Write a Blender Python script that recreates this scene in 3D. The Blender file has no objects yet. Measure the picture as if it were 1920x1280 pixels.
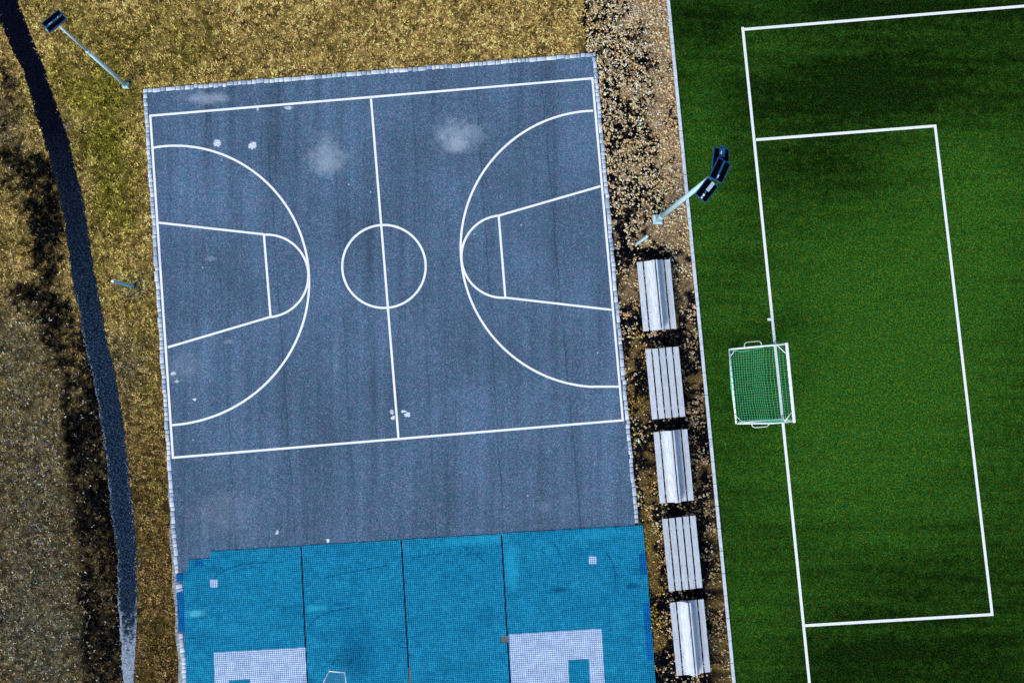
import bpy, bmesh, math
import numpy as np
from mathutils import Matrix, Vector
R = math.radians
rng = np.random.default_rng(7)
scene = bpy.context.scene
COL = scene.collection

# ------------------------------------------------------------------ camera
F, CAMH, NX, NY = 1890.0, 45.0, 870.0, 702.0
_d = np.array([(NX-960)/F, -(NY-640)/F, -1.0]); _u = -_d/np.linalg.norm(_d)
_ex = np.array([1.0, 0, 0]); _ex -= _u*_ex.dot(_u); _ex /= np.linalg.norm(_ex)
CM = np.array([_ex, np.cross(_u, _ex), _u])
cam = bpy.data.cameras.new('camera'); camo = bpy.data.objects.new('camera', cam); COL.objects.link(camo)
cam.sensor_width = 36; cam.lens = 36*F/1920; cam.clip_end = 2000; cam.clip_start = 0.5
camo.matrix_world = Matrix.Translation((0, 0, CAMH)) @ Matrix(CM.tolist()).to_4x4()
scene.camera = camo

def P(px, py, h=0.0):
    """point of the photograph -> place on the level z = h"""
    v = CM @ np.array([(px-960)/F, -(py-640)/F, -1.0]); t = (h-CAMH)/v[2]
    return float(v[0]*t), float(v[1]*t)
def PX(x, y):
    """place on the ground -> point of the photograph (arrays)"""
    q = CM.T @ np.stack([x, y, np.full_like(x, -CAMH)])
    return 960+F*q[0]/-q[2], 640-F*q[1]/-q[2]

# ------------------------------------------------------------------ light
SUN_EL, SUN_AZ = 36.0, 218.0      # azimuth clockwise from +Y: light comes from the lower left
w = bpy.data.worlds.new('World'); scene.world = w; w.use_nodes = True
nt = w.node_tree; bg = nt.nodes['Background']
sky = nt.nodes.new('ShaderNodeTexSky'); sky.sky_type = 'NISHITA'; sky.sun_disc = False
sky.sun_elevation = R(SUN_EL); sky.sun_rotation = R(SUN_AZ)
nt.links.new(sky.outputs[0], bg.inputs[0]); bg.inputs[1].default_value = 0.095
sl = bpy.data.lights.new('sun', 'SUN'); so = bpy.data.objects.new('sun', sl); COL.objects.link(so)
sl.energy = 2.0; sl.angle = R(26); sl.color = (1, 0.96, 0.9)
sd = Vector((math.sin(R(SUN_AZ))*math.cos(R(SUN_EL)), math.cos(R(SUN_AZ))*math.cos(R(SUN_EL)), math.sin(R(SUN_EL))))
so.rotation_euler = sd.to_track_quat('Z', 'Y').to_euler()
vs = scene.view_settings
vs.view_transform = 'Standard'; vs.look = 'None'; vs.gamma = 1; vs.use_curve_mapping = False; vs.exposure = 0.9

# ------------------------------------------------------------------ helpers
def tag(o, label=None, cat=None, group=None, kind=None):
    if label: o['label'] = label
    if cat: o['category'] = cat
    if group: o['group'] = group
    if kind: o['kind'] = kind
    return o
def empty(name, loc, rz=0):
    o = bpy.data.objects.new(name, None); COL.objects.link(o)
    o.location = loc; o.rotation_euler = (0, 0, rz); o.empty_display_size = .2
    return o
def link(name, me, mat, parent=None, loc=None):
    o = bpy.data.objects.new(name, me); COL.objects.link(o)
    if mat: me.materials.append(mat)
    if parent: o.parent = parent
    if loc: o.location = loc
    return o
def from_pydata(name, vs_, fs, mat, parent=None, smooth=False):
    me = bpy.data.meshes.new(name); me.from_pydata([tuple(map(float, v)) for v in vs_], [], fs); me.update()
    if smooth: me.polygons.foreach_set('use_smooth', [True]*len(me.polygons))
    return link(name, me, mat, parent)
def from_arrays(name, co, faces, mat, attrs=None, parent=None):
    """co (N,3); faces (M,k); attrs {name: (N,) or (N,3)}"""
    me = bpy.data.meshes.new(name); n, (m, k) = len(co), faces.shape
    me.vertices.add(n); me.vertices.foreach_set('co', co.astype(np.float32).ravel())
    me.loops.add(m*k); me.loops.foreach_set('vertex_index', faces.astype(np.int32).ravel())
    me.polygons.add(m); me.polygons.foreach_set('loop_start', np.arange(0, m*k, k, dtype=np.int32))
    me.polygons.foreach_set('loop_total', np.full(m, k, dtype=np.int32))
    me.update(); me.validate()
    for a, d in (attrs or {}).items():
        if d.ndim == 1:
            at = me.attributes.new(a, 'FLOAT', 'POINT'); at.data.foreach_set('value', d.astype(np.float32))
        else:
            at = me.attributes.new(a, 'FLOAT_COLOR', 'POINT')
            at.data.foreach_set('color', np.c_[d, np.ones(len(d))].astype(np.float32).ravel())
    return link(name, me, mat, parent)

class MB:
    def __init__(s): s.bm = bmesh.new()
    def box(s, x0, x1, y0, y1, z0, z1, bev=0.0, M=None):
        b = bmesh.new(); bmesh.ops.create_cube(b, size=1)
        for v in b.verts: v.co = Vector(((x0+x1)/2+v.co.x*(x1-x0), (y0+y1)/2+v.co.y*(y1-y0), (z0+z1)/2+v.co.z*(z1-z0)))
        if bev: bmesh.ops.bevel(b, geom=b.edges[:], offset=bev, segments=2, affect='EDGES')
        s.add(b, M)
    def add(s, b, M=None):
        if M is not None: bmesh.ops.transform(b, matrix=M, verts=b.verts)
        me = bpy.data.meshes.new('t'); b.to_mesh(me); b.free(); s.bm.from_mesh(me); bpy.data.meshes.remove(me)
    def tube(s, pts, rad, seg=12, caps=True):
        pts = [Vector(p) for p in pts]; n = len(pts)
        rads = rad if isinstance(rad, (list, tuple)) else [rad]*n
        rings = []
        for i, p in enumerate(pts):
            t = (pts[min(i+1, n-1)]-pts[max(i-1, 0)]).normalized()
            a = t.orthogonal().normalized() if i == 0 else (a - t*a.dot(t)).normalized()
            b = t.cross(a)
            rings.append([s.bm.verts.new(p+(a*math.cos(2*math.pi*k/seg)+b*math.sin(2*math.pi*k/seg))*rads[i]) for k in range(seg)])
        for i in range(n-1):
            for k in range(seg):
                f = s.bm.faces.new((rings[i][k], rings[i][(k+1) % seg], rings[i+1][(k+1) % seg], rings[i+1][k])); f.smooth = True
        if caps:
            s.bm.faces.new(rings[0][::-1]); s.bm.faces.new(rings[-1])
    def prism(s, poly, z0, z1):
        lo = [s.bm.verts.new((x, y, z0)) for x, y in poly]; hi = [s.bm.verts.new((x, y, z1)) for x, y in poly]
        n = len(poly)
        s.bm.faces.new(hi); s.bm.faces.new(lo[::-1])
        for i in range(n): s.bm.faces.new((lo[i], lo[(i+1) % n], hi[(i+1) % n], hi[i]))
    def build(s, name, mat, parent=None, loc=None):
        bmesh.ops.recalc_face_normals(s.bm, faces=s.bm.faces[:])
        me = bpy.data.meshes.new(name); s.bm.to_mesh(me); s.bm.free()
        return link(name, me, mat, parent, loc)

def vnoise(x, y, scale, seed=0):
    """smooth value noise, about 0..1"""
    x = x*scale+1000.3*(seed+1); y = y*scale+777.7*(seed+1)
    xi = np.floor(x).astype(np.int64); yi = np.floor(y).astype(np.int64); fx = x-xi; fy = y-yi
    fx = fx*fx*(3-2*fx); fy = fy*fy*(3-2*fy)
    def h(a, b):
        n = (a*73856093 ^ b*19349663 ^ seed*83492791) & 0x7fffffff
        n = (n*1103515245+12345) & 0x7fffffff; n ^= n >> 13; n = (n*1103515245+12345) & 0x7fffffff
        return ((n >> 8) & 0xffff)/65535.0
    return (h(xi, yi)*(1-fx)+h(xi+1, yi)*fx)*(1-fy)+(h(xi, yi+1)*(1-fx)+h(xi+1, yi+1)*fx)*fy
def fbm(x, y, scale, seed=0, oct=3):
    s = 0; a = 1; t = 0
    for i in range(oct): s = s+a*vnoise(x, y, scale*2**i, seed+i*7); t += a; a *= .55
    return s/t
def blobs(px, py, L):
    s = np.zeros_like(px)
    for cx, cy, rx, ry, wt in L: s = s+wt*np.exp(-(((px-cx)/rx)**2+((py-cy)/ry)**2))
    return np.clip(s, 0, 1)
def sstep(a, b, x):
    t = np.clip((x-a)/(b-a), 0, 1); return t*t*(3-2*t)

# ------------------------------------------------------------------ materials
class MT:
    def __init__(s, name, rough=0.8, spec=0.3):
        s.m = bpy.data.materials.new(name); s.m.use_nodes = True; s.t = s.m.node_tree
        s.b = s.t.nodes['Principled BSDF']; s.b.inputs['Roughness'].default_value = rough
        s.b.inputs['Specular IOR Level'].default_value = spec
        s.tc = None
    def n(s, typ, **kw):
        nd = s.t.nodes.new(typ)
        for k, v in kw.items(): setattr(nd, k, v)
        return nd
    def l(s, a, b): s.t.links.new(a, b)
    def pos(s):
        if s.tc is None: s.tc = s.n('ShaderNodeNewGeometry').outputs['Position']
        return s.tc
    def mapping(s, scale=(1, 1, 1), rot=0, loc=(0, 0, 0), src=None):
        mp = s.n('ShaderNodeMapping'); s.l(src or s.pos(), mp.inputs[0])
        mp.inputs['Scale'].default_value = scale; mp.inputs['Rotation'].default_value = (0, 0, rot); mp.inputs['Location'].default_value = loc
        return mp.outputs[0]
    def noise(s, scale, detail=3, rough=.55, vec=None, dist=0):
        nd = s.n('ShaderNodeTexNoise'); nd.inputs['Scale'].default_value = scale; nd.inputs['Detail'].default_value = detail
        nd.inputs['Roughness'].default_value = rough; nd.inputs['Distortion'].default_value = dist
        s.l(vec or s.pos(), nd.inputs['Vector']); return nd.outputs['Fac']
    def ramp(s, fac, stops):
        r = s.n('ShaderNodeValToRGB'); e = r.color_ramp.elements
        while len(e) < len(stops): e.new(.5)
        for i, (p, c) in enumerate(stops):
            e[i].position = p; e[i].color = (*c, 1) if isinstance(c, tuple) else (c, c, c, 1)
        s.l(fac, r.inputs[0]); return r.outputs[0]
    def mix(s, fac, a, b, mode='MIX'):
        m = s.n('ShaderNodeMix', data_type='RGBA', blend_type=mode)
        for idx, v in ((0, fac), (6, a), (7, b)):
            if hasattr(v, 'links') or hasattr(v, 'is_linked'): s.l(v, m.inputs[idx])
            elif isinstance(v, tuple): m.inputs[idx].default_value = (*v, 1)
            else: m.inputs[idx].default_value = v
        return m.outputs[2]
    def math(s, op, a, b=0.0, clamp=False):
        m = s.n('ShaderNodeMath', operation=op); m.use_clamp = clamp
        for i, v in enumerate((a, b)):
            if hasattr(v, 'is_linked'): s.l(v, m.inputs[i])
            else: m.inputs[i].default_value = v
        return m.outputs[0]
    def attr(s, name, out='Fac'):
        a = s.n('ShaderNodeAttribute'); a.attribute_name = name; return a.outputs[out]
    def color(s, c):
        if isinstance(c, tuple): s.b.inputs['Base Color'].default_value = (*c, 1)
        else: s.l(c, s.b.inputs['Base Color'])
        return s
    def bump(s, h, dist=.01, strength=1.0):
        b = s.n('ShaderNodeBump'); b.inputs['Distance'].default_value = dist; b.inputs['Strength'].default_value = strength
        s.l(h, b.inputs['Height']); s.l(b.outputs[0], s.b.inputs['Normal']); return s
    def sep(s, v):
        x = s.n('ShaderNodeSeparateXYZ'); s.l(v, x.inputs[0]); return x.outputs
    def blob(s, cx, cy, rx, ry=None, soft=.6, warp=None, rot=0.0):
        """soft edged stain mask round a place on the ground"""
        ry = ry or rx
        mp = s.n('ShaderNodeMapping', vector_type='TEXTURE'); s.l(s.pos(), mp.inputs[0])
        mp.inputs['Location'].default_value = (cx, cy, 0); mp.inputs['Rotation'].default_value = (0, 0, rot)
        mp.inputs['Scale'].default_value = (rx, ry, 1e6)
        ln = s.n('ShaderNodeVectorMath', operation='LENGTH'); s.l(mp.outputs[0], ln.inputs[0])
        d = ln.outputs['Value']
        if warp is not None: d = s.math('ADD', d, s.math('MULTIPLY', s.math('SUBTRACT', warp, .5), 1.5))
        mr = s.n('ShaderNodeMapRange', interpolation_type='SMOOTHSTEP'); s.l(d, mr.inputs[0])
        mr.inputs[1].default_value = 1.0; mr.inputs[2].default_value = 1.0-soft
        mr.inputs[3].default_value = 0; mr.inputs[4].default_value = 1
        return mr.outputs[0]

CR = R(5.1)      # the courts lie turned by about five degrees
def m_simple(name, c, rough=.6, var=.15, scale=6, spec=.4, metal=0.0):
    m = MT(name, rough, spec); f = m.noise(scale, 5)
    m.color(m.mix(f, tuple(x*(1-var) for x in c), tuple(min(1, x*(1+var)) for x in c)))
    m.b.inputs['Metallic'].default_value = metal
    return m.m

# asphalt court ------------------------------------------------------------
m = MT('court_asphalt', .9, .08)
g1 = m.noise(21, 3, .75); g2 = m.noise(45, 1, .5, vec=m.mapping(loc=(3, 9, 0)))
streak = m.noise(1.0, 4, .6, vec=m.mapping(scale=(1.9, .07, 1), rot=CR))
big = m.noise(.22, 4, .55)
base = m.ramp(g1, [(.31, (.020, .046, .087)), (.45, (.056, .100, .170)), (.56, (.083, .139, .228)), (.69, (.23, .305, .41))])
spk = m.ramp(g2, [(.32, .45), (.5, 1.0), (.66, 1.5)])
base = m.mix(1.0, base, spk, 'MULTIPLY')
tint = m.ramp(m.noise(2.3, 2), [(.35, (.88, 1.04, .98)), (.65, (1.10, .98, 1.0))])
base = m.mix(1.0, base, tint, 'MULTIPLY')
base = m.mix(1.0, base, m.ramp(streak, [(.30, .70), (.42, .90), (.55, 1.03), (.75, 1.2)]), 'MULTIPLY')
base = m.mix(1.0, base, m.ramp(big, [(.3, .8), (.5, 1.0), (.7, 1.2)]), 'MULTIPLY')
wv = m.noise(.8, 3)
# the paver's lane joints, wavering dark lines down the length of the court
sx = m.sep(m.mapping(rot=CR))
for (a, b, dk, wd) in (((1015, 150), (1085, 940), .55, .055), ((898, 230), (944, 985), .6, .045), ((778, 260), (816, 960), .72, .05),
                       ((498, 200), (546, 900), .6, .05), ((395, 230), (440, 980), .78, .06), ((630, 330), (665, 960), .8, .06)):
    (ax, ay), (bx, by) = P(*a), P(*b); mx, my = (ax+bx)/2, (ay+by)/2
    ang = math.atan2(by-ay, bx-ax); nx, ny = -math.sin(ang), math.cos(ang)
    pp = m.sep(m.pos())
    d = m.math('SUBTRACT', m.math('ADD', m.math('MULTIPLY', pp[0], nx), m.math('MULTIPLY', pp[1], ny)), mx*nx+my*ny)
    d = m.math('ABSOLUTE', m.math('ADD', d, m.math('MULTIPLY', m.math('SUBTRACT', wv, .5), .22)))
    lin = m.math('SUBTRACT', 1.0, m.math('DIVIDE', d, wd), clamp=True)
    lin = m.math('MULTIPLY', lin, m.ramp(m.noise(.6, 2, vec=m.mapping(loc=(ax, 0, 0))), [(.30, 0.0), (.46, 1.0)]))
    base = m.mix(m.math('MULTIPLY', lin, 1-dk+.12), base, (.012, .032, .07))
warp = m.noise(1.9, 5, .65); warpf = m.noise(9, 3, .6)
def stain(base, px, py, rx, ry, amt, col=(.42, .48, .58), soft=.8, wp=None, rot=0):
    x, y = P(px, py); k = m.blob(x, y, rx, ry, soft, wp if wp is not None else warp, rot)
    return m.mix(m.math('MULTIPLY', k, m.math('MULTIPLY', m.ramp(g1, [(.3, .45), (.6, 1.0)]), amt)), base, col)
for s_ in ((612, 300, 1.15, 1.0, .7, (.34, .42, .51), 1.0), (606, 270, .8, .7, .3, (.34, .42, .51), 1.0),
           (860, 252, 1.6, 1.05, .62, (.34, .42, .51), 1.0), (850, 272, .9, .65, .45, (.38, .46, .55), 1.0),
           (385, 184, 1.5, .35, .5), (345, 690, 1.2, .9, .14), (1020, 950, .5, .3, .15),
           (420, 960, 2.2, 1.4, .12), (430, 640, .3, .12, .3), (395, 485, .3, .15, .3)):
    base = stain(base, *s_)
for s_ in ((408, 269, .2, .2, 1.2), (473, 273, .2, .2, 1.3), (541, 203, .2, .1, .8), (483, 204, .07, .12, .8), (737, 783, .12, .1, 1.6),
           (764, 777, .16, .12, 1.7), (757, 771, .16, .07, 1.3), (735, 772, .1, .14, 1.0), (365, 749, .12, .08, 1.2),
           (325, 700, .14, .1, 1.0), (332, 715, .1, .1, .8), (615, 1013, .09, .09, 1.6), (520, 998, .1, .12, .9)):
    base = stain(base, *s_, (.62, .68, .76), .45, warpf)
# scattered chalk and bird droppings
vor = m.n('ShaderNodeTexVoronoi'); vor.inputs['Scale'].default_value = .9; m.l(m.mapping(loc=(.4, .2, 0)), vor.inputs['Vector'])
dot = m.math('MULTIPLY', m.math('LESS_THAN', vor.outputs['Distance'], .030), m.math('GREATER_THAN', m.sep(vor.outputs['Color'])[0], .55))
base = m.mix(m.math('MULTIPLY', dot, .6), base, (.6, .66, .74))
m.color(base).bump(m.math('ADD', g1, g2), .006, .6)
M_ASPH = m.m

# court paint ---------------------------------------------------------------
m = MT('white_court_paint', .7, .3)
wear = m.ramp(m.noise(7, 6, .7), [(.26, (.52, .56, .62)), (.38, (.84, .85, .87))])
m.color(m.mix(1.0, wear, m.ramp(m.noise(1.1, 3), [(.3, .92), (.6, 1.0)]), 'MULTIPLY'))
M_PAINT = m.m
m = MT('white_turf_line', .9, .2)
m.color(m.ramp(m.noise(26, 3, .7), [(.28, (.42, .50, .55)), (.42, (.76, .79, .84)), (.7, (.84, .86, .9))])).bump(m.noise(40, 2), .01)
M_TLINE = m.m

# stone ---------------------------------------------------------------------
m = MT('granite_sett', .8, .3)
rnd = m.attr('rnd')
c = m.ramp(rnd, [(0, (.26, .34, .44)), (.35, (.40, .47, .57)), (.7, (.50, .57, .66)), (1, (.62, .67, .74))])
m.color(m.mix(1.0, c, m.ramp(m.noise(28, 4, .7), [(.3, .62), (.5, 1.0), (.7, 1.15)]), 'MULTIPLY')).bump(m.noise(22, 4), .01)
M_SETT = m.m
m = MT('pale_concrete', .85, .25)
c = m.ramp(m.noise(5, 6, .7), [(.3, (.34, .42, .50)), (.5, (.56, .63, .71)), (.7, (.66, .71, .78))])
m.color(m.mix(1.0, c, m.ramp(m.noise(30, 3, .6), [(.3, .7), (.5, 1.0)]), 'MULTIPLY')).bump(m.noise(25, 4), .004)
M_CONC = m.m
m = MT('path_asphalt', .9, .03)
gr = m.noise(15, 3, .7); fade = m.attr('fade')
dark = m.ramp(gr, [(.3, (.0002, .0004, .002)), (.5, (.0008, .0012, .005)), (.72, (.005, .008, .020))])
lite = m.ramp(gr, [(.3, (.0003, .002, .009)), (.48, (.0035, .010, .026)), (.68, (.040, .072, .115))])
c = m.mix(m.ramp(m.math('ADD', fade, m.math('MULTIPLY', m.math('SUBTRACT', m.noise(.8, 4, .6), .5), .5)), [(.12, 0.0), (.9, 1.0)]), dark, lite)
dst = m.math('ADD', m.attr('gravel'), m.math('MULTIPLY', m.math('SUBTRACT', m.noise(4.2, 6, .8), .5), 1.9))
c = m.mix(m.ramp(dst, [(.36, 0.0), (.70, 1.0)]), c, m.ramp(gr, [(.3, (.09, .13, .18)), (.6, (.32, .38, .46))]))
m.color(c).bump(gr, .006)
M_PATH = m.m

# ground under the grass ------------------------------------------------------
m = MT('lawn_ground', 1, 0)
tint = m.attr('tint', 'Color')
f = m.ramp(m.noise(13, 4, .7), [(.3, .25), (.45, .75), (.6, 1.15), (.75, 1.8)])
m.color(m.mix(1.0, tint, f, 'MULTIPLY')).bump(m.noise(14, 4, .6), .05)
M_GROUND = m.m
m = MT('grass_blade', .9, .03); m.color(m.attr('tint', 'Color')); M_BLADE = m.m
m = MT('leaf_litter', .9, .05); m.color(m.attr('tint', 'Color')); M_LEAF = m.m
# artificial turf -------------------------------------------------------------
m = MT('artificial_turf', .95, .02)
lush = m.attr('lush')
fine = m.noise(15, 4, .85)
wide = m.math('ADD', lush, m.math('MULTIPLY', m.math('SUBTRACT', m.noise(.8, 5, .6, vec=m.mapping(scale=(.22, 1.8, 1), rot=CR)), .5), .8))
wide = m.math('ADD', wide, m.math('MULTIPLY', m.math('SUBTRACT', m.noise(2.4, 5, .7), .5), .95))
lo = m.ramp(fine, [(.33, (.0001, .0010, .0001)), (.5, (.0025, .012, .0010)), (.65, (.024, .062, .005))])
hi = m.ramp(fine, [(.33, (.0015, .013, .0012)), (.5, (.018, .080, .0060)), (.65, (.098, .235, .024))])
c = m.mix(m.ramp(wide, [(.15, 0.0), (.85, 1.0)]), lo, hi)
hue = m.ramp(m.noise(3.8, 4, .7), [(.32, (.62, 1.0, 1.9)), (.5, (1, 1, 1)), (.68, (1.8, 1.02, .8))])
m.color(m.mix(1.0, c, hue, 'MULTIPLY')).bump(fine, .03)
M_TURF = m.m
# sport tiles -----------------------------------------------------------------
def m_tiles(name, cols, seed):
    m = MT(name, .9, .05)
    v = m.mapping(rot=-R(-3.9), loc=(seed, 0, 0)); s = m.sep(v)
    PER = .084
    def wave(o):
        return m.math('SINE', m.math('MULTIPLY', o, 2*math.pi/PER))
    gx = m.math('ADD', m.math('MULTIPLY', wave(s[0]), .5), .5); gy = m.math('ADD', m.math('MULTIPLY', wave(s[1]), .5), .5)
    grid = m.math('MULTIPLY', gx, gy)
    sp = m.noise(9, 3, .75); wide_ = m.noise(.8, 5, .6, vec=m.mapping(scale=(.6, 1.4, 1)))
    fac = m.math('ADD', m.math('MULTIPLY', sp, .72), m.math('MULTIPLY', wide_, .28))
    c = m.ramp(fac, [(.34, cols[0]), (.5, cols[1]), (.66, cols[2])])
    c = m.mix(1.0, c, m.ramp(grid, [(0, .50), (.3, .95), (1, 2.0)]), 'MULTIPLY')
    # every tile (about 34 cm) a touch different
    br = m.n('ShaderNodeTexWhiteNoise', noise_dimensions='2D')
    sn = m.n('ShaderNodeVectorMath', operation='SNAP'); m.l(v, sn.inputs[0]); sn.inputs[1].default_value = (.336, .336, 100)
    m.l(sn.outputs[0], br.inputs[0])
    c = m.mix(1.0, c, m.ramp(br.outputs['Value'], [(0, .90), (1, 1.08)]), 'MULTIPLY')
    scf = m.ramp(m.noise(1.0, 4, .6, vec=m.mapping(scale=(.5, 2.2, 1), loc=(seed, 4, 0))), [(.62, 0.0), (.74, .45)])
    c = m.mix(scf, c, (cols[0][0]*.4, cols[0][1]*.4, cols[0][2]*.5))
    m.color(c).bump(grid, .006)
    return m
M_TILE = m_tiles('blue_sport_tile', ((.004, .125, .25), (.007, .195, .36), (.018, .29, .47)), 0)
m = M_TILE
wp_ = m.noise(3, 4, .6)
for (px, py, rx, ry, amt, col) in ((1050, 1105, .75, .17, .75, (.001, .05, .14)), (1186, 1097, .45, .16, .7, (.001, .05, .14)), (634, 1132, .4, .15, .6, (.001, .05, .14)),
                                   (590, 1139, .7, .22, .5, (.03, .42, .62)), (368, 1149, .5, .22, .55, (.10, .50, .66)), (958, 1060, .45, 1.7, .4, (.02, .40, .60)), (900, 1012, 2.2, .3, .35, (.02, .38, .58)),
                                   (1130, 1000, 1.9, .3, .3, (.02, .38, .58)), (540, 1137, .5, .12, .5, (.001, .06, .16)), (1130, 1120, 2.4, .9, .16, (.001, .07, .2)), (660, 1190, 2.0, .8, .18, (.001, .07, .2)), (850, 1090, 1.4, .9, .16, (.001, .07, .2))):
    x, y = P(px, py); lk = m.b.inputs['Base Color'].links[0].from_socket
    m.color(m.mix(m.math('MULTIPLY', m.blob(x, y, rx, ry, .8, wp_, R(4)), amt), lk, col))
M_TILE = m.m
M_TILED = m_tiles('dark_blue_sport_tile', ((.002, .075, .24), (.003, .115, .34), (.007, .16, .42)), 0).m
M_TILEW = m_tiles('white_sport_tile', ((.26, .38, .60), (.38, .50, .72), (.50, .62, .82)), 0).m
# wood, metal, net -------------------------------------------------------------
m = MT('weathered_white_wood', .75, .25)
tco = m.n('ShaderNodeTexCoord').outputs['Object']; oi = m.n('ShaderNodeObjectInfo').outputs['Random']
vv = m.n('ShaderNodeVectorMath', operation='ADD'); m.l(tco, vv.inputs[0])
cmb = m.n('ShaderNodeCombineXYZ'); m.l(m.math('MULTIPLY', oi, 31.0), cmb.inputs[0]); m.l(m.math('MULTIPLY', oi, 17.0), cmb.inputs[1]); m.l(cmb.outputs[0], vv.inputs[1])
grain = m.noise(1, 6, .7, vec=m.mapping(scale=(46, 2.2, 20), src=vv.outputs[0]))
spot = m.noise(14, 4, .7, vec=vv.outputs[0])
c = m.ramp(grain, [(.30, (.20, .235, .30)), (.43, (.40, .45, .52)), (.54, (.53, .58, .65)), (.70, (.68, .72, .77))])
c = m.mix(1.0, c, m.ramp(spot, [(.28, .7), (.42, 1.0), (.7, 1.1)]), 'MULTIPLY')
c = m.mix(1.0, c, m.ramp(oi, [(0, .90), (1, 1.06)]), 'MULTIPLY')
m.color(c).bump(grain, .006)
M_WOOD = m.m
M_LEG = m_simple('grey_concrete_leg', (.25, .27, .30), .85)
M_GALV = m_simple('galvanised_steel', (.44, .66, .76), .45, .22, 9, .5, .25)
M_GALVB = m_simple('bluish_steel', (.18, .52, .74), .45, .2, 9, .5, .2)
M_WHITE = m_simple('white_paint_metal', (.80, .83, .88), .4, .06, 8)
M_BLACK = m_simple('black_lamp_fin', (.001, .0015, .004), .9, .3, 10, .03)
M_LAMPB = m_simple('blue_grey_lamp_housing', (.008, .075, .20), .6, .3, 12, .2)
M_LGREY = m_simple('light_grey_box', (.36, .50, .62), .5, .2, 14)
M_GLASS = m_simple('lamp_glass', (.5, .55, .6), .1, .05, 3, .6)
M_NET = m_simple('teal_net_cord', (.10, .62, .34), .8, .25, 3, .1)
M_BROWN = m_simple('bare_brown_base', (.12, .10, .10), .9, .4, 20)
m = MT('dark_screed', .9, .2)
m.color(m.ramp(m.noise(9, 4), [(.3, (.001, .006, .028)), (.7, (.004, .018, .06))]))
M_SEAM = m.m

# ------------------------------------------------------------------ lie of the land (tints by place)
# left edge and right edge of the path, measured down the picture
PL = np.array([(-60, -140), (-22, -60), (0, 42), (20, 88), (45, 137), (67, 217), (87, 280), (100, 320), (110, 360), (120, 410), (129, 480), (137, 540), (150, 585), (157, 640),
               (172, 695), (182, 745), (191, 800), (200, 860), (208, 960), (221, 1035), (221, 1120), (226, 1190), (231, 1280), (236, 1400), (236, 1500)], float)
PR = np.array([(-20, -140), (8, -60), (32, 0), (50, 47), (82, 125), (107, 200), (130, 265), (141, 320), (155, 370), (165, 430), (175, 500), (186, 560), (197, 620), (205, 660),
               (215, 695), (222, 740), (232, 800), (238, 860), (250, 960), (256, 1035), (257, 1120), (255, 1195), (250, 1280), (252, 1400), (252, 1500)], float)
def path_l(py): return np.interp(py, PL[:, 1], PL[:, 0])
def path_r(py): return np.interp(py, PR[:, 1], PR[:, 0])
def kerb_l(py): return 268+(py-168)*.0647          # outer side of the court kerb, left
def kerb_t(px): return 168+(px-268)*(99-168)/(1116.6-268)
def kerb_rt(py): return 1116.6+(py-99)*.0905       # outer side, right
def pkerb(py): return 1253+py*.0965                # pitch kerb centre
DARK_SPOTS = [(70, 345, 60, 55, .9), (85, 430, 42, 70, 1), (88, 500, 36, 50, .9), (45, 545, 46, 18, 1), (85, 580, 60, 26, 1), (115, 620, 52, 36, .9), (135, 660, 40, 50, 1),  # dark patches on the lawn, mostly along the path
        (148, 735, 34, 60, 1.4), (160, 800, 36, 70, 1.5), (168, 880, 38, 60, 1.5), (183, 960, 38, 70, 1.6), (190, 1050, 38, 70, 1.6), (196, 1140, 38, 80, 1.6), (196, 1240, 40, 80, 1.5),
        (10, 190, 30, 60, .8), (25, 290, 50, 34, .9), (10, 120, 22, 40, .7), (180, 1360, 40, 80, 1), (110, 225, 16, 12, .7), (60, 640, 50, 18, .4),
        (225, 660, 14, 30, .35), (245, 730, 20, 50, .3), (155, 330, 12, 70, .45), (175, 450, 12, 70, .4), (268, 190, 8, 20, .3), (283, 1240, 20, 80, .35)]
GREEN = [(190, 190, 90, 110, .9), (215, 380, 55, 120, .8), (250, 560, 50, 90, .4), (120, 30, 60, 40, .5), (310, 40, 90, 50, .4), (40, 420, 60, 60, .2), (260, 700, 40, 80, .3),
         (90, 160, 60, 60, .4), (350, 120, 70, 40, .4)]
GREYG = [(60, 900, 110, 260, .8), (70, 1200, 120, 140, .9), (20, 640, 60, 90, .5), (15, 250, 30, 80, .5), (110, 235, 26, 26, .6), (250, 540, 26, 18, .6), (240, 680, 30, 60, .5), (300, 480, 12, 60, .4)]
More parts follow.
